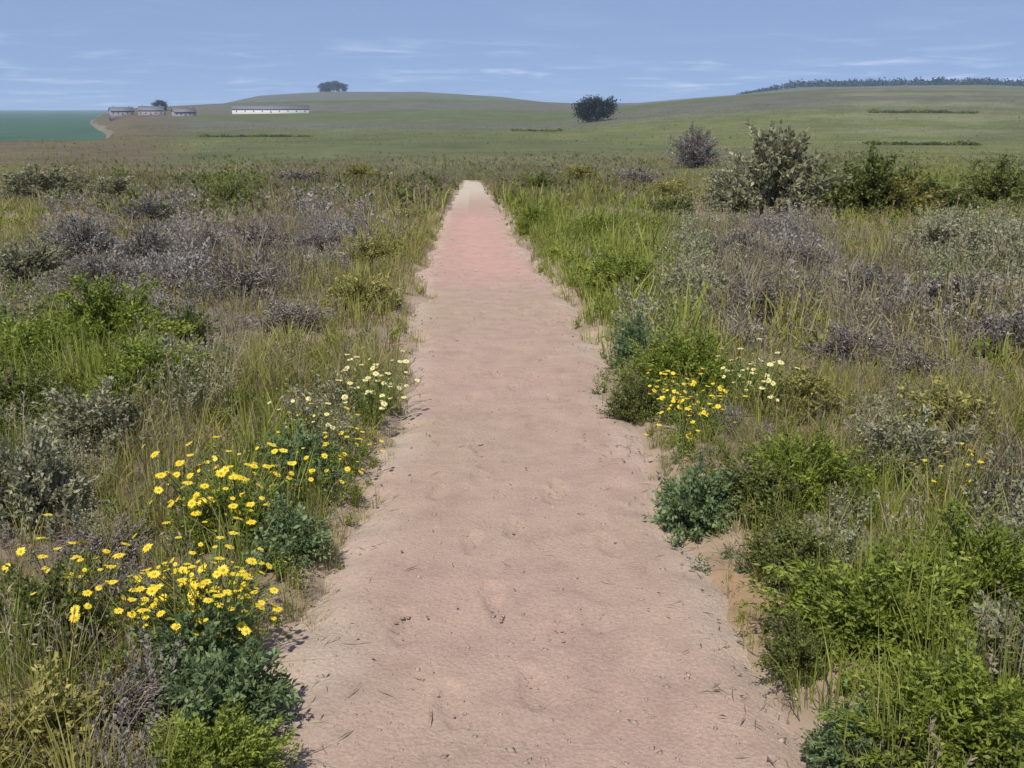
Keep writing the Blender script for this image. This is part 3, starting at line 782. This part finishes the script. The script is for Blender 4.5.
PLANTS = [
 # kind, foot column, foot row, width in pixels, height/width, label
 ('sage_shrub', 772, 214, 116, .64, "largest grey green shrub on the skyline side, right of the trail before the hill"),
 ('leafy_shrub', 868, 214, 100, .52, "broad dark green shrub beside the largest grey green shrub"),
 ('sage_shrub', 738, 212, 66, .62, "grey green shrub merging into the left flank of the largest grey green shrub"),
 ('olive_shrub', 900, 216, 84, .42, "olive shrub filling the gap between two dark green shrubs on the right"),
 ('leafy_shrub', 935, 216, 66, .45, "smaller dark green shrub at the right shoulder of the broad dark one"),
 ('leafy_shrub', 996, 206, 70, .50, "dark green shrub against the right edge below the hillside"),
 ('sage_shrub', 936, 262, 80, .42, "pale grey green shrub below the row of dark green shrubs"),
 ('sage_shrub', 1000, 268, 80, .42, "pale grey green shrub at the right edge below the dark shrubs"),
 ('heather_shrub', 694, 168, 50, .72, "small dark purple bush standing far off left of the largest grey green shrub"),
 ('olive_shrub', 670, 202, 60, .32, "yellowish low shrub between the far purple bush and the trail"),
 ('leafy_shrub', 672, 218, 50, .40, "dark green shrub at the foot of the yellowish low shrub"),
 ('green_bush', 535, 234, 40, .55, "narrow green bush at the right trail edge near the crest"),
 ('green_bush', 596, 246, 66, .42, "bright green bush right of the trail just below the crest"),
 ('green_bush', 620, 296, 86, .45, "wide bright green bush bulging toward the narrowing trail on its right"),
 ('sage_shrub', 686, 300, 70, .42, "grey green shrub behind the wide bright green bush"),
 ('heather_shrub', 740, 262, 62, .42, "pale purple heather mound in front of the largest grey green shrub"),
 ('heather_shrub', 800, 272, 66, .40, "pale purple heather mound below the broad dark green shrub"),
 ('heather_shrub', 760, 318, 90, .38, "brownish heather mound behind the yellow flowers right of the trail"),
 ('heather_shrub', 868, 306, 90, .38, "grey heather mound midway across the right side heath"),
 ('heather_shrub', 956, 318, 96, .40, "reddish grey heather mound, upper of two near the right edge"),
 ('heather_shrub', 1004, 356, 96, .40, "reddish grey heather mound, lower of two near the right edge"),
 ('dry_scrub', 848, 366, 90, .46, "dead twiggy scrub bush among heather right of the trail"),
 ('dry_scrub', 920, 380, 84, .40, "second dead twiggy scrub bush, nearer the right edge"),
 ('blue_green_plant', 634, 366, 64, .75, "blue green plant leaning over the right trail edge at mid distance"),
 ('green_bush', 686, 398, 110, .55, "light green flowering bush at the right trail edge among yellow daisies"),
 ('leafy_shrub', 638, 418, 56, .70, "dark green shrub tight against the right trail edge beside yellow daisies"),
 ('olive_shrub', 800, 416, 110, .38, "olive shrub behind the tall green stalks on the right"),
 ('olive_shrub', 950, 440, 130, .36, "broad olive shrub toward the right edge at mid height"),
 ('sage_shrub', 908, 480, 110, .50, "grey green shrub amid bright grass near the right edge"),
 ('blue_green_plant', 694, 530, 96, .68, "blue green clump at the right trail edge above the bare earth"),
 ('leafy_shrub', 752, 512, 100, .50, "dark green shrub right behind the blue green clump"),
 ('green_bush', 800, 500, 110, .55, "lime green bush behind the dark shrub on the right"),
 ('heather_shrub', 1006, 512, 84, .38, "small grey heather mound alone in green growth at the right edge"),
 ('leafy_shrub', 800, 578, 110, .46, "dark green shrub just beyond the bare earth on the right"),
 ('green_bush', 880, 640, 180, .40, "large bright green bush in the near right corner area"),
 ('green_bush', 985, 610, 150, .44, "bright green bush at the right edge above the near corner"),
 ('sage_shrub', 1010, 690, 130, .55, "grey green plant at the right edge beside the large green bush"),
 ('leafy_shrub', 800, 668, 90, .50, "small dark green shrub at the foot of the large green bush"),
 ('green_bush', 960, 755, 190, .38, "big green bush filling the nearest right corner"),
 ('blue_green_plant', 852, 762, 100, .50, "low blue green plant beside the trail at the nearest right"),
 ('leafy_shrub', 432, 186, 22, .5, "small dark shrub left of where the trail meets the crest"),
 ('leafy_shrub', 540, 190, 36, .42, "small dark shrub right of where the trail meets the crest"),
 ('olive_shrub', 580, 182, 44, .36, "far olive shrub on the flat right of the crest"),
 ('dry_scrub', 640, 186, 52, .36, "far brown scrub on the flat, left of the purple bush"),
 ('olive_shrub', 362, 182, 44, .36, "far olive shrub on the flat left of the crest"),
 ('dry_scrub', 300, 186, 54, .32, "far brown scrub between the crest and the far dark green shrub"),
 # left of the trail
 ('leafy_shrub', 230, 206, 40, .55, "dark green shrub on the far left flat before the pasture"),
 ('sage_shrub', 40, 200, 70, .38, "grey green shrub at the left edge far off below the brown headland"),
 ('sage_shrub', 118, 202, 60, .36, "grey green shrub far off right of the left edge"),
 ('heather_shrub', 150, 224, 70, .34, "far grey heather mound above the dark heather on the left"),
 ('heather_shrub', 86, 262, 80, .48, "dark grey purple heather mound, uppermost of the dark group on the left"),
 ('heather_shrub', 150, 270, 70, .55, "dark grey purple heather mound, rightmost of the dark group"),
 ('heather_shrub', 100, 296, 80, .48, "dark grey purple heather mound, lowest of the dark group"),
 ('sage_shrub', 30, 286, 76, .48, "grey green shrub left of the dark heather group at the left edge"),
 ('heather_shrub', 210, 262, 66, .42, "grey heather mound between the dark group and the brown scrub"),
 ('dry_scrub', 262, 252, 80, .36, "far brown scrub bush in the dull patch left of the trail"),
 ('dry_scrub', 244, 296, 84, .42, "brown scrub bush in the middle of the dull patch left of the trail"),
 ('dry_scrub', 290, 334, 86, .40, "brown scrub bush nearest the viewer in the dull patch"),
 ('heather_shrub', 320, 252, 60, .34, "low pinkish grey heather between brown scrub and trail"),
 ('olive_shrub', 372, 264, 64, .40, "olive shrub near the left trail edge toward the crest"),
 ('olive_shrub', 360, 312, 84, .42, "olive shrub near the left trail edge at mid distance"),
 ('olive_shrub', 408, 226, 40, .45, "small olive shrub by the left trail edge at the crest"),
 ('green_bush', 110, 356, 120, .48, "mossy green bush, upper of the green group at the left edge"),
 ('green_bush', 40, 392, 130, .46, "mossy green bush touching the left edge of the green group"),
 ('green_bush', 150, 404, 120, .46, "mossy green bush, rightmost of the green group on the left"),
 ('leafy_shrub', 186, 346, 60, .55, "dark green shrub at the right shoulder of the mossy green group"),
 ('leafy_shrub', 28, 424, 100, .45, "dark green shrub below the mossy green group at the left edge"),
 ('sage_shrub', 96, 446, 110, .46, "grey green shrub below the mossy bushes on the left"),
 ('sage_shrub', 30, 520, 120, .62, "tall bluish grey shrub at the left edge at mid height"),
 ('blue_green_plant', 300, 490, 84, .75, "blue green plant behind the brightest yellow daisies, left of trail"),
 ('dry_scrub', 110, 566, 105, .42, "dead brown scrub left of the brightest yellow daisies"),
 ('blue_green_plant', 290, 552, 84, .55, "blue green plant between the two yellow daisy patches"),
 ('green_bush', 220, 540, 96, .50, "green bush between the two yellow daisy patches on the left"),
 ('dry_scrub', 130, 604, 90, .45, "brown scrub beside the nearest yellow daisy patch"),
 ('leafy_shrub', 36, 650, 130, .52, "dark green shrub at the left edge near the bottom corner"),
 ('blue_green_plant', 196, 672, 110, .62, "blue green plant under the nearest yellow daisy patch"),
 ('blue_green_plant', 226, 728, 130, .62, "vivid blue green plant near the bottom at the left trail side"),
 ('dry_scrub', 124, 722, 110, .42, "brown scrub at the bottom left between green plants"),
 ('olive_shrub', 40, 752, 150, .42, "olive shrub in the bottom left corner"),
 ('green_bush', 214, 782, 130, .45, "green bush at the bottom edge left of the trail"),
]
for p in PLANTS:
    plant(p[0], p[1], p[2], p[3], p[4], p[5], GR[p[0]])

# ------------------------------------------------------------------ yellow daisies: stems, foliage and each flower
def flower_mesh(name, seed, mat):
    q = np.random.default_rng(seed)
    mb = MB(); npet = 13
    for i in range(npet):
        a = 6.283 * i / npet + q.normal(0, .06); L = q.uniform(.85, 1.05); w = .2
        c, s = math.cos(a), math.sin(a)
        def pt(rr, ww, z): return (c * rr - s * ww, s * rr + c * ww, z)
        dz = q.uniform(-.12, .12)
        mb.add([pt(.2, -w * .5, 0), pt(.62 * L, -w, .06), pt(L, -w * .35, dz), pt(L, w * .35, dz), pt(.62 * L, w, .06), pt(.2, w * .5, 0)],
               [(0, 1, 4, 5), (1, 2, 3, 4)], q.uniform(.2, .9))
    nP = sum(len(f) for f in mb.F)
    rings = [(.33, .0), (.27, .12), (.14, .19), (.02, .21)]
    V = []; F = []
    for (rr, z) in rings:
        for j in range(10):
            V.append((rr * math.cos(j * .6283), rr * math.sin(j * .6283), z))
    for k in range(3):
        for j in range(10):
            F.append((k*10+j, k*10+(j+1) % 10, (k+1)*10+(j+1) % 10, (k+1)*10+j))
    mb.add(V, F, .5)
    me = mb.mesh(name, [mat, M['disc']])
    mi = np.zeros(len(me.polygons), np.int32); mi[nP:] = 1
    me.polygons.foreach_set("material_index", mi)
    return me
FLW = {'y': [flower_mesh("daisy_flower", s, M['petal']) for s in (1, 2, 3)], 'p': [flower_mesh("pale_daisy_flower", s, M['pale_petal']) for s in (4, 5)]}

def bud_mesh():
    mb = MB()
    V = []; F = []
    for (rr, z) in ((.2, -.1), (.75, .25), (.85, .8), (.5, 1.35), (.08, 1.5)):
        for j in range(8): V.append((rr * math.cos(j * .7854), rr * math.sin(j * .7854), z))
    for k in range(4):
        for j in range(8): F.append((k*8+j, k*8+(j+1) % 8, (k+1)*8+(j+1) % 8, (k+1)*8+j))
    mb.add(V, F, .5)
    return mb.mesh("daisy_bud", M['gstem'], True)
BUD = bud_mesh()
def daisy_proto(seed, nfl):
    q = np.random.default_rng(seed)
    st = MB(); heads = []
    for i in range(nfl):
        a = q.uniform(0, 6.283); l = .22 * math.sqrt(q.uniform()); h = q.uniform(.13, .36)
        e = np.array([math.cos(a) * l, math.sin(a) * l, h])
        st.tube([(e[0] * .15, e[1] * .15, -.02), (e[0] * .45, e[1] * .45, h * .55), e], .0026, .0017, 4, q.uniform(0, 1))
        heads.append((e, a + q.normal(0, .6), q.uniform(-.15, .9), q.uniform(.009, .021), q.uniform() < .14))
    V, F, T = t_herb(26, 12, .075, .014, q, .75, .9)
    V = V * np.array([.27, .27, .25]) + np.array([0, 0, -.01])
    fo = mesh_np("daisy_foliage", V, F, M['herb'], T)
    return st.mesh("daisy_stems", M['gstem']), fo, heads
DP = [daisy_proto(31 + i, n) for i, n in enumerate((17, 13, 21, 9))]
def daisy(x, y, label, group, col, v, sc_=1.0, fmin=0):
    st, fo, heads = DP[v % 4]
    root = bpy.data.objects.new("daisy_plant", None); root.empty_display_size = .05
    sc.collection.objects.link(root)
    root.location = (x, y, float(ground_z(np.array(x), np.array(y))))
    root.rotation_euler = (0, 0, v * 1.7); root.scale = (sc_, sc_, sc_)
    tag(root, label, "flowers", group)
    link("stem", st, root); link("foliage", fo, root)
    for k, (e, a, tilt, rr, bud) in enumerate(heads):
        f = link("bud" if bud else "flower", BUD if bud else FLW[col][(k + v) % len(FLW[col])], root)
        rr = .008 if bud else rr
        f.location = e; f.scale = (rr, rr, rr)
        # heads look up and a little outward, as daisies do
        f.rotation_euler = (0, tilt, a)
def patch(cx, cy, rx, ry, n, label, group, col='y', sc_=1.0, seed=0):
    q = np.random.default_rng(500 + seed)
    for i in range(n):
        a = q.uniform(0, 6.283); f = math.sqrt(q.uniform())
        for _ in range(20):
            x, y = cast(cx + rx * f * math.cos(a), cy + ry * f * math.sin(a), ground_z)
            if float(off_path(np.array(x), np.array(y))) > .12: break
            a = q.uniform(0, 6.283); f = math.sqrt(q.uniform())
        else: continue
        daisy(x, y, label, group, col, seed * 3 + i, sc_ * q.uniform(.8, 1.15))
patch(386, 420, 18, 18, 5, "pale yellow daisy plant in the small clump at the left trail edge, mid distance", "pale daisies at the left trail edge", 'p', 1.0, 1)
patch(234, 534, 28, 16, 8, "bright yellow daisy plant in the dense upper patch left of the trail", "upper patch of yellow daisies left of the trail", 'y', 1.0, 2)
patch(246, 642, 84, 26, 13, "yellow daisy plant in the wide nearest patch left of the trail", "nearest patch of yellow daisies left of the trail", 'y', .9, 3)
patch(330, 505, 36, 44, 5, "yellow daisy plant in the loose strip along the left trail edge", "strip of yellow daisies along the left trail edge", 'y', .75, 4)
patch(76, 634, 44, 24, 4, "yellow daisy plant in the sparse group by the left edge", "sparse yellow daisies by the left edge", 'y', .8, 5)
patch(668, 436, 40, 30, 9, "yellow daisy plant in the patch on the right trail edge", "yellow daisies on the right trail edge", 'y', .9, 6)
patch(748, 398, 46, 20, 6, "pale yellow daisy plant in the patch away from the right trail edge", "pale daisies set back on the right", 'p', 1.0, 7)
patch(300, 448, 30, 10, 3, "pale daisy plant above the dense upper patch left of the trail", "pale daisies above the upper patch", 'p', .8, 8)
patch(958, 500, 28, 12, 3, "yellow daisy plant in the small group near the right edge", "small yellow daisy group near the right edge", 'y', .8, 9)

# tall tussocks with pale stalks
def tussock_proto(seed):
    q = np.random.default_rng(seed)
    a, b, c = t_grass(46, .0045, q, .35, .16), None, None
    return mesh_np("tussock_blades", *a[:2], M['grass'], a[2]), (lambda s: mesh_np("tussock_stalks", s[0], s[1], M['dry'], np.clip(s[2] + .2, 0, 1)))(t_stalk(16, .0035, q))
TP = [tussock_proto(71 + i) for i in range(3)]
TUS = [(930, 700, 150, "tall green grass tussock rising between the two large bright green bushes near right"), (858, 628, 110, "green grass tussock in front of the large bright green bush, nearest the bare earth"),
       (1000, 740, 160, "green grass tussock at the right edge beside the nearest corner bush"), (900, 764, 160, "green grass tussock at the bottom edge left of the nearest corner bush"), (948, 622, 110, "green grass tussock between the upper bright green bushes near the right edge"),
       (842, 478, 84, "tall seeding grass tussock before the olive shrub on the right"), (866, 482, 76, "tall seeding grass tussock beside another, left of the grey green shrub"),
       (176, 418, 60, "pale stalked tussock at the right end of the mossy bushes"), (216, 420, 56, "pale stalked tussock next to the brown scrub left of the trail"), (234, 412, 50, "slim pale tussock below the brown scrub left of the trail"),
       (884, 574, 70, "grass tussock with pale stalks behind the large green bush on the right"), (912, 570, 74, "grass tussock right beside another behind the large green bush"),
       (20, 700, 120, "tall grass tussock with pale stalks at the bottom left edge"), (66, 690, 96, "grass tussock beside the bottom left edge tussock"),
       (836, 336, 44, "thin pale tussock among heather on the right"), (868, 344, 48, "second thin pale tussock among heather, on the right of the other"),
       (20, 478, 76, "bluish pale tussock at the left edge behind the tall grey shrub")]
for i, (px, py, hp, lab) in enumerate(TUS):
    x, y = cast(px, py, ground_z)
    s = hp / FPX * math.hypot(x, y)
    root = bpy.data.objects.new("grass_tussock", None); root.empty_display_size = .05
    sc.collection.objects.link(root)
    root.location = (x, y, float(ground_z(np.array(x), np.array(y)))); root.rotation_euler = (0, 0, i * 1.3); root.scale = (s, s, s)
    tag(root, lab, "grass tussock", "seeding grass tussocks on the heath")
    link("blades", TP[i % 3][0], root); i >= 5 and link("stalks", TP[i % 3][1], root)

# ------------------------------------------------------------------ distance: trees, woods, hedges, buildings
def tree(name, x, y, Hh, R, label, cat, mat, seed, group=None, trunk=.22, flat=.45):
    q = np.random.default_rng(seed)
    z = float(ground_z(np.array(x), np.array(y)))
    root = bpy.data.objects.new(name, None); sc.collection.objects.link(root)
    root.location = (x, y, z - .2)
    tag(root, label, cat, group)
    tb = MB(); tb.tube([(0, 0, -.5), (.1 * R, 0, Hh * trunk), (.05 * R, .05 * R, Hh * .55), (0, 0, Hh * .85)], Hh * .045, Hh * .012, 8)
    fol = MB()
    for i in range(34):
        a = q.uniform(0, 6.283); rr = R * math.sqrt(q.uniform()) * .85
        hz = Hh * q.uniform(trunk, .96) * (1 - .28 * (rr / R) ** 2)
        e = np.array([math.cos(a) * rr, math.sin(a) * rr, hz])
        tb.tube([(0, 0, hz * .6), e * np.array([.5, .5, .85]), e], Hh * .012, Hh * .004, 4)
        n = 150
        Pp = e[None] + q.normal(0, 1, (n, 3)) * np.array([R * .17, R * .17, Hh * .075])
        fol.add(*leaves(Pp, q.normal(0, 1, (n, 3)) + np.array([0, 0, .4]), R * .11, R * .032, q, q.uniform(.1, .9) + q.normal(0, .15, n)))
    link("trunk", tb.mesh(name + "_trunk", M['bark'], True), root)
    link("crown", fol.mesh(name + "_crown", mat), root)

tx, ty = cast(596, 121.5)
dd = math.hypot(tx, ty)
tree("cypress_tree", tx, ty, 24 / FPX * dd, 20 / FPX * dd, "lone dark spreading tree standing on the skyline beyond the trail's end", "tree", M['far_tree'], 5, trunk=.12)

def ridge_point(col, dist):
    t_ = (col - 512) / FPX / 1.0386
    y_ = dist / math.sqrt(1 + t_ * t_)
    return t_ * y_, y_
for i, (c, hh, ww) in enumerate(((326, 22, 17), (334, 26, 18), (343, 20, 14))):
    x, y = ridge_point(c, 2570)
    tree("broad_tree", x, y, hh, ww, ("left tree", "tallest middle tree", "right tree")[i] + " of the dark clump on top of the far blue hill", "tree", M['wood'], 60 + i, "tree clump on the far blue hill", trunk=.1)

# woods along the right-hand ridge: one far mass
q = np.random.default_rng(77)
fol = MB()
for i in range(330):
    c = q.uniform(742, 1075)
    if q.uniform() < .25 * (1 + math.sin(c * .05)): continue
    x, y = ridge_point(c, 2600 + q.normal(0, 45))
    hgt = q.uniform(8, 15) * sstep(735, 800, c)
    z = float(base_z(np.array(x), np.array(y)))
    n = 46
    Pp = np.array([x, y, z]) + q.normal(0, 1, (n, 3)) * np.array([6, 6, hgt * .26]) + np.array([0, 0, hgt * .5])
    fol.add(*leaves(Pp, q.normal(0, 1, (n, 3)), 5.5, 2.0, q, q.uniform(.1, .9) + q.normal(0, .1, n)))
tag(link("woods", fol.mesh("woods", M['wood'])), "dark blue line of woods along the ridge at the right", "woods", kind="stuff")

def hedge(p0, p1, hgt, wid, label, seed):
    q = np.random.default_rng(seed)
    x0, y0 = p0; x1, y1 = p1
    L = math.hypot(x1 - x0, y1 - y0); n = int(L * 60)
    f = q.uniform(0, 1, n)
    bul = 1 + .3 * np.sin(f * L * .7) + .25 * np.sin(f * L * .23 + 1)
    X_, Y_ = x0 + (x1 - x0) * f, y0 + (y1 - y0) * f
    Z_ = base_z(X_, Y_)
    Pp = np.stack([X_, Y_, Z_], -1) + np.stack([q.normal(0, wid * .3, n), q.normal(0, wid * .3, n), np.abs(q.uniform(0, 1, n)) * hgt * bul], -1)
    mb = MB(); mb.add(*leaves(Pp, q.normal(0, 1, (n, 3)), 0.6, .2, q, np.clip(.35 + .3 * np.sin(f * L * .3) + q.normal(0, .15, n), 0, 1)))
    tag(link("hedge", mb.mesh("hedge", M['dark'])), label, "hedge", "field hedges on the right hillside")
hedge(cast(868, 113), cast(978, 113.5), 1.3, 2.2, "upper dark hedge crossing the right hillside", 1)
hedge(cast(866, 145), cast(980, 145.5), .8, 1.6, "lower dark hedge crossing the right hillside", 2)
hedge(cast(200, 137), cast(312, 137), .8, 1.6, "dark hedge across the pasture below the long white building", 3)
hedge(cast(512, 131), cast(562, 131), .8, 1.6, "short dark hedge left of the lone tree", 4)

def house(name, cx, cy, rz, L, Dp, wallh, roofh, wallmat, label, group, nwin, chim=1, cat="house"):
    ca, sa = math.cos(rz), math.sin(rz)
    z = max(float(base_z(np.array(cx + a * ca - b * sa), np.array(cy + a * sa + b * ca))) for a in (-L / 2, L / 2) for b in (-Dp / 2, Dp / 2))
    root = bpy.data.objects.new(name, None); sc.collection.objects.link(root)
    root.location = (cx, cy, z); root.rotation_euler = (0, 0, rz)
    tag(root, label, cat, group)
    w = MB(); w.box(-L / 2, -Dp / 2, -6, L / 2, Dp / 2, wallh)
    for s in (-1, 1):
        a = s * L / 2
        w.add([(a, -Dp / 2, wallh), (a, Dp / 2, wallh), (a - s * .02, 0, wallh + roofh), (a - s * .3, 0, wallh)], [(0, 1, 2, 3)])
    link("wall", w.mesh("house_wall", wallmat), root)
    rf = MB(); o_ = .45; tk = .25
    for s in (-1, 1):
        y0, z0 = s * (Dp / 2 + o_), wallh - o_ * roofh / (Dp / 2) + .03
        V = [(-L/2 - o_, y0, z0), (L/2 + o_, y0, z0), (L/2 + o_, 0, wallh + roofh + .03), (-L/2 - o_, 0, wallh + roofh + .03)]
        V += [(a, b, c + tk) for (a, b, c) in V]
        rf.add(V, [(0,1,2,3),(4,7,6,5),(0,4,5,1),(1,5,6,2),(2,6,7,3),(3,7,4,0)])
    ro = link("roof", rf.mesh("house_roof", M['slate']), root)
    for k in range(chim):
        cb = MB(); cxx = (-.35 + .7 * k) * L; cb.box(cxx - .5, -.4, wallh + roofh * .7, cxx + .5, .4, wallh + roofh + 1.3)
        link("chimney", cb.mesh("house_chimney", M['brick']), ro)
    for k in range(nwin):
        wx = -L / 2 + L * (k + .5) / nwin
        if k == nwin // 2:
            dm = MB(); dm.box(wx - .55, -Dp / 2 - .06, 0, wx + .55, -Dp / 2 + .02, 2.1)
            link("door", dm.mesh("house_door", M['paint']), root); continue
        for lv in range(1 if wallh < 4 else 2):
            gm = MB(); z0 = .9 + 2.6 * lv; gm.box(wx - .5, -Dp / 2 - .05, z0, wx + .5, -Dp / 2 + .02, z0 + 1.2)
            link("window", gm.mesh("house_window", M['glass']), root)
gx, gy = cast(271, 113.5); dd = math.hypot(gx, gy); print("white barn at", dd)
house("farm_building", gx, gy, math.atan2(-gx, gy) * 1.0, 70 / FPX * dd, 9 / 950 * dd, 3.4 / FPX * dd, 3.2 / FPX * dd, M['whitewash'], "long low white walled building far off under the blue hill", None, 9, 0, "building")
for i, (c, rw, wp, hp, lab) in enumerate(((122, 117, 20, 6, "leftmost grey house on the distant headland by the sea"), (152, 115, 22, 7, "tallest grey house in the middle of the distant headland"), (184, 116, 20, 6, "rightmost grey house on the distant headland"))):
    x, y = cast(c, rw); dd = math.hypot(x, y); print("house", dd)
    house("stone_house", x, y, math.atan2(-x, y) + (.2, -.15, .3)[i], wp / FPX * dd, wp * .5 / FPX * dd, hp * .55 / FPX * dd, hp * .5 / FPX * dd, M['render'], lab, "grey houses on the headland", 5, 2)
x, y = cast(160, 111); dd = math.hypot(x, y)
tree("headland_tree", x, y, 9 / FPX * dd, 7 / FPX * dd, "dark tree rising behind the houses on the distant headland", "tree", M['wood'], 91, trunk=.1)

# ------------------------------------------------------------------ air: pale haze round everything
mh, t = nodes("haze_air")
v = N(t, "ShaderNodeVolumePrincipled", {'Color': (.62, .80, 1.0, 1), 'Density': 1.0e-4, 'Anisotropy': 0.0})
N(t, "ShaderNodeOutputMaterial", {'Volume': v.outputs[0]})
hb = MB(); hb.box(-9600, -9600, -75, 9600, 9600, 95)
me = hb.mesh("haze", mh)
tag(link("haze", me), "thin bluish haze over the far land", "haze", kind="stuff")
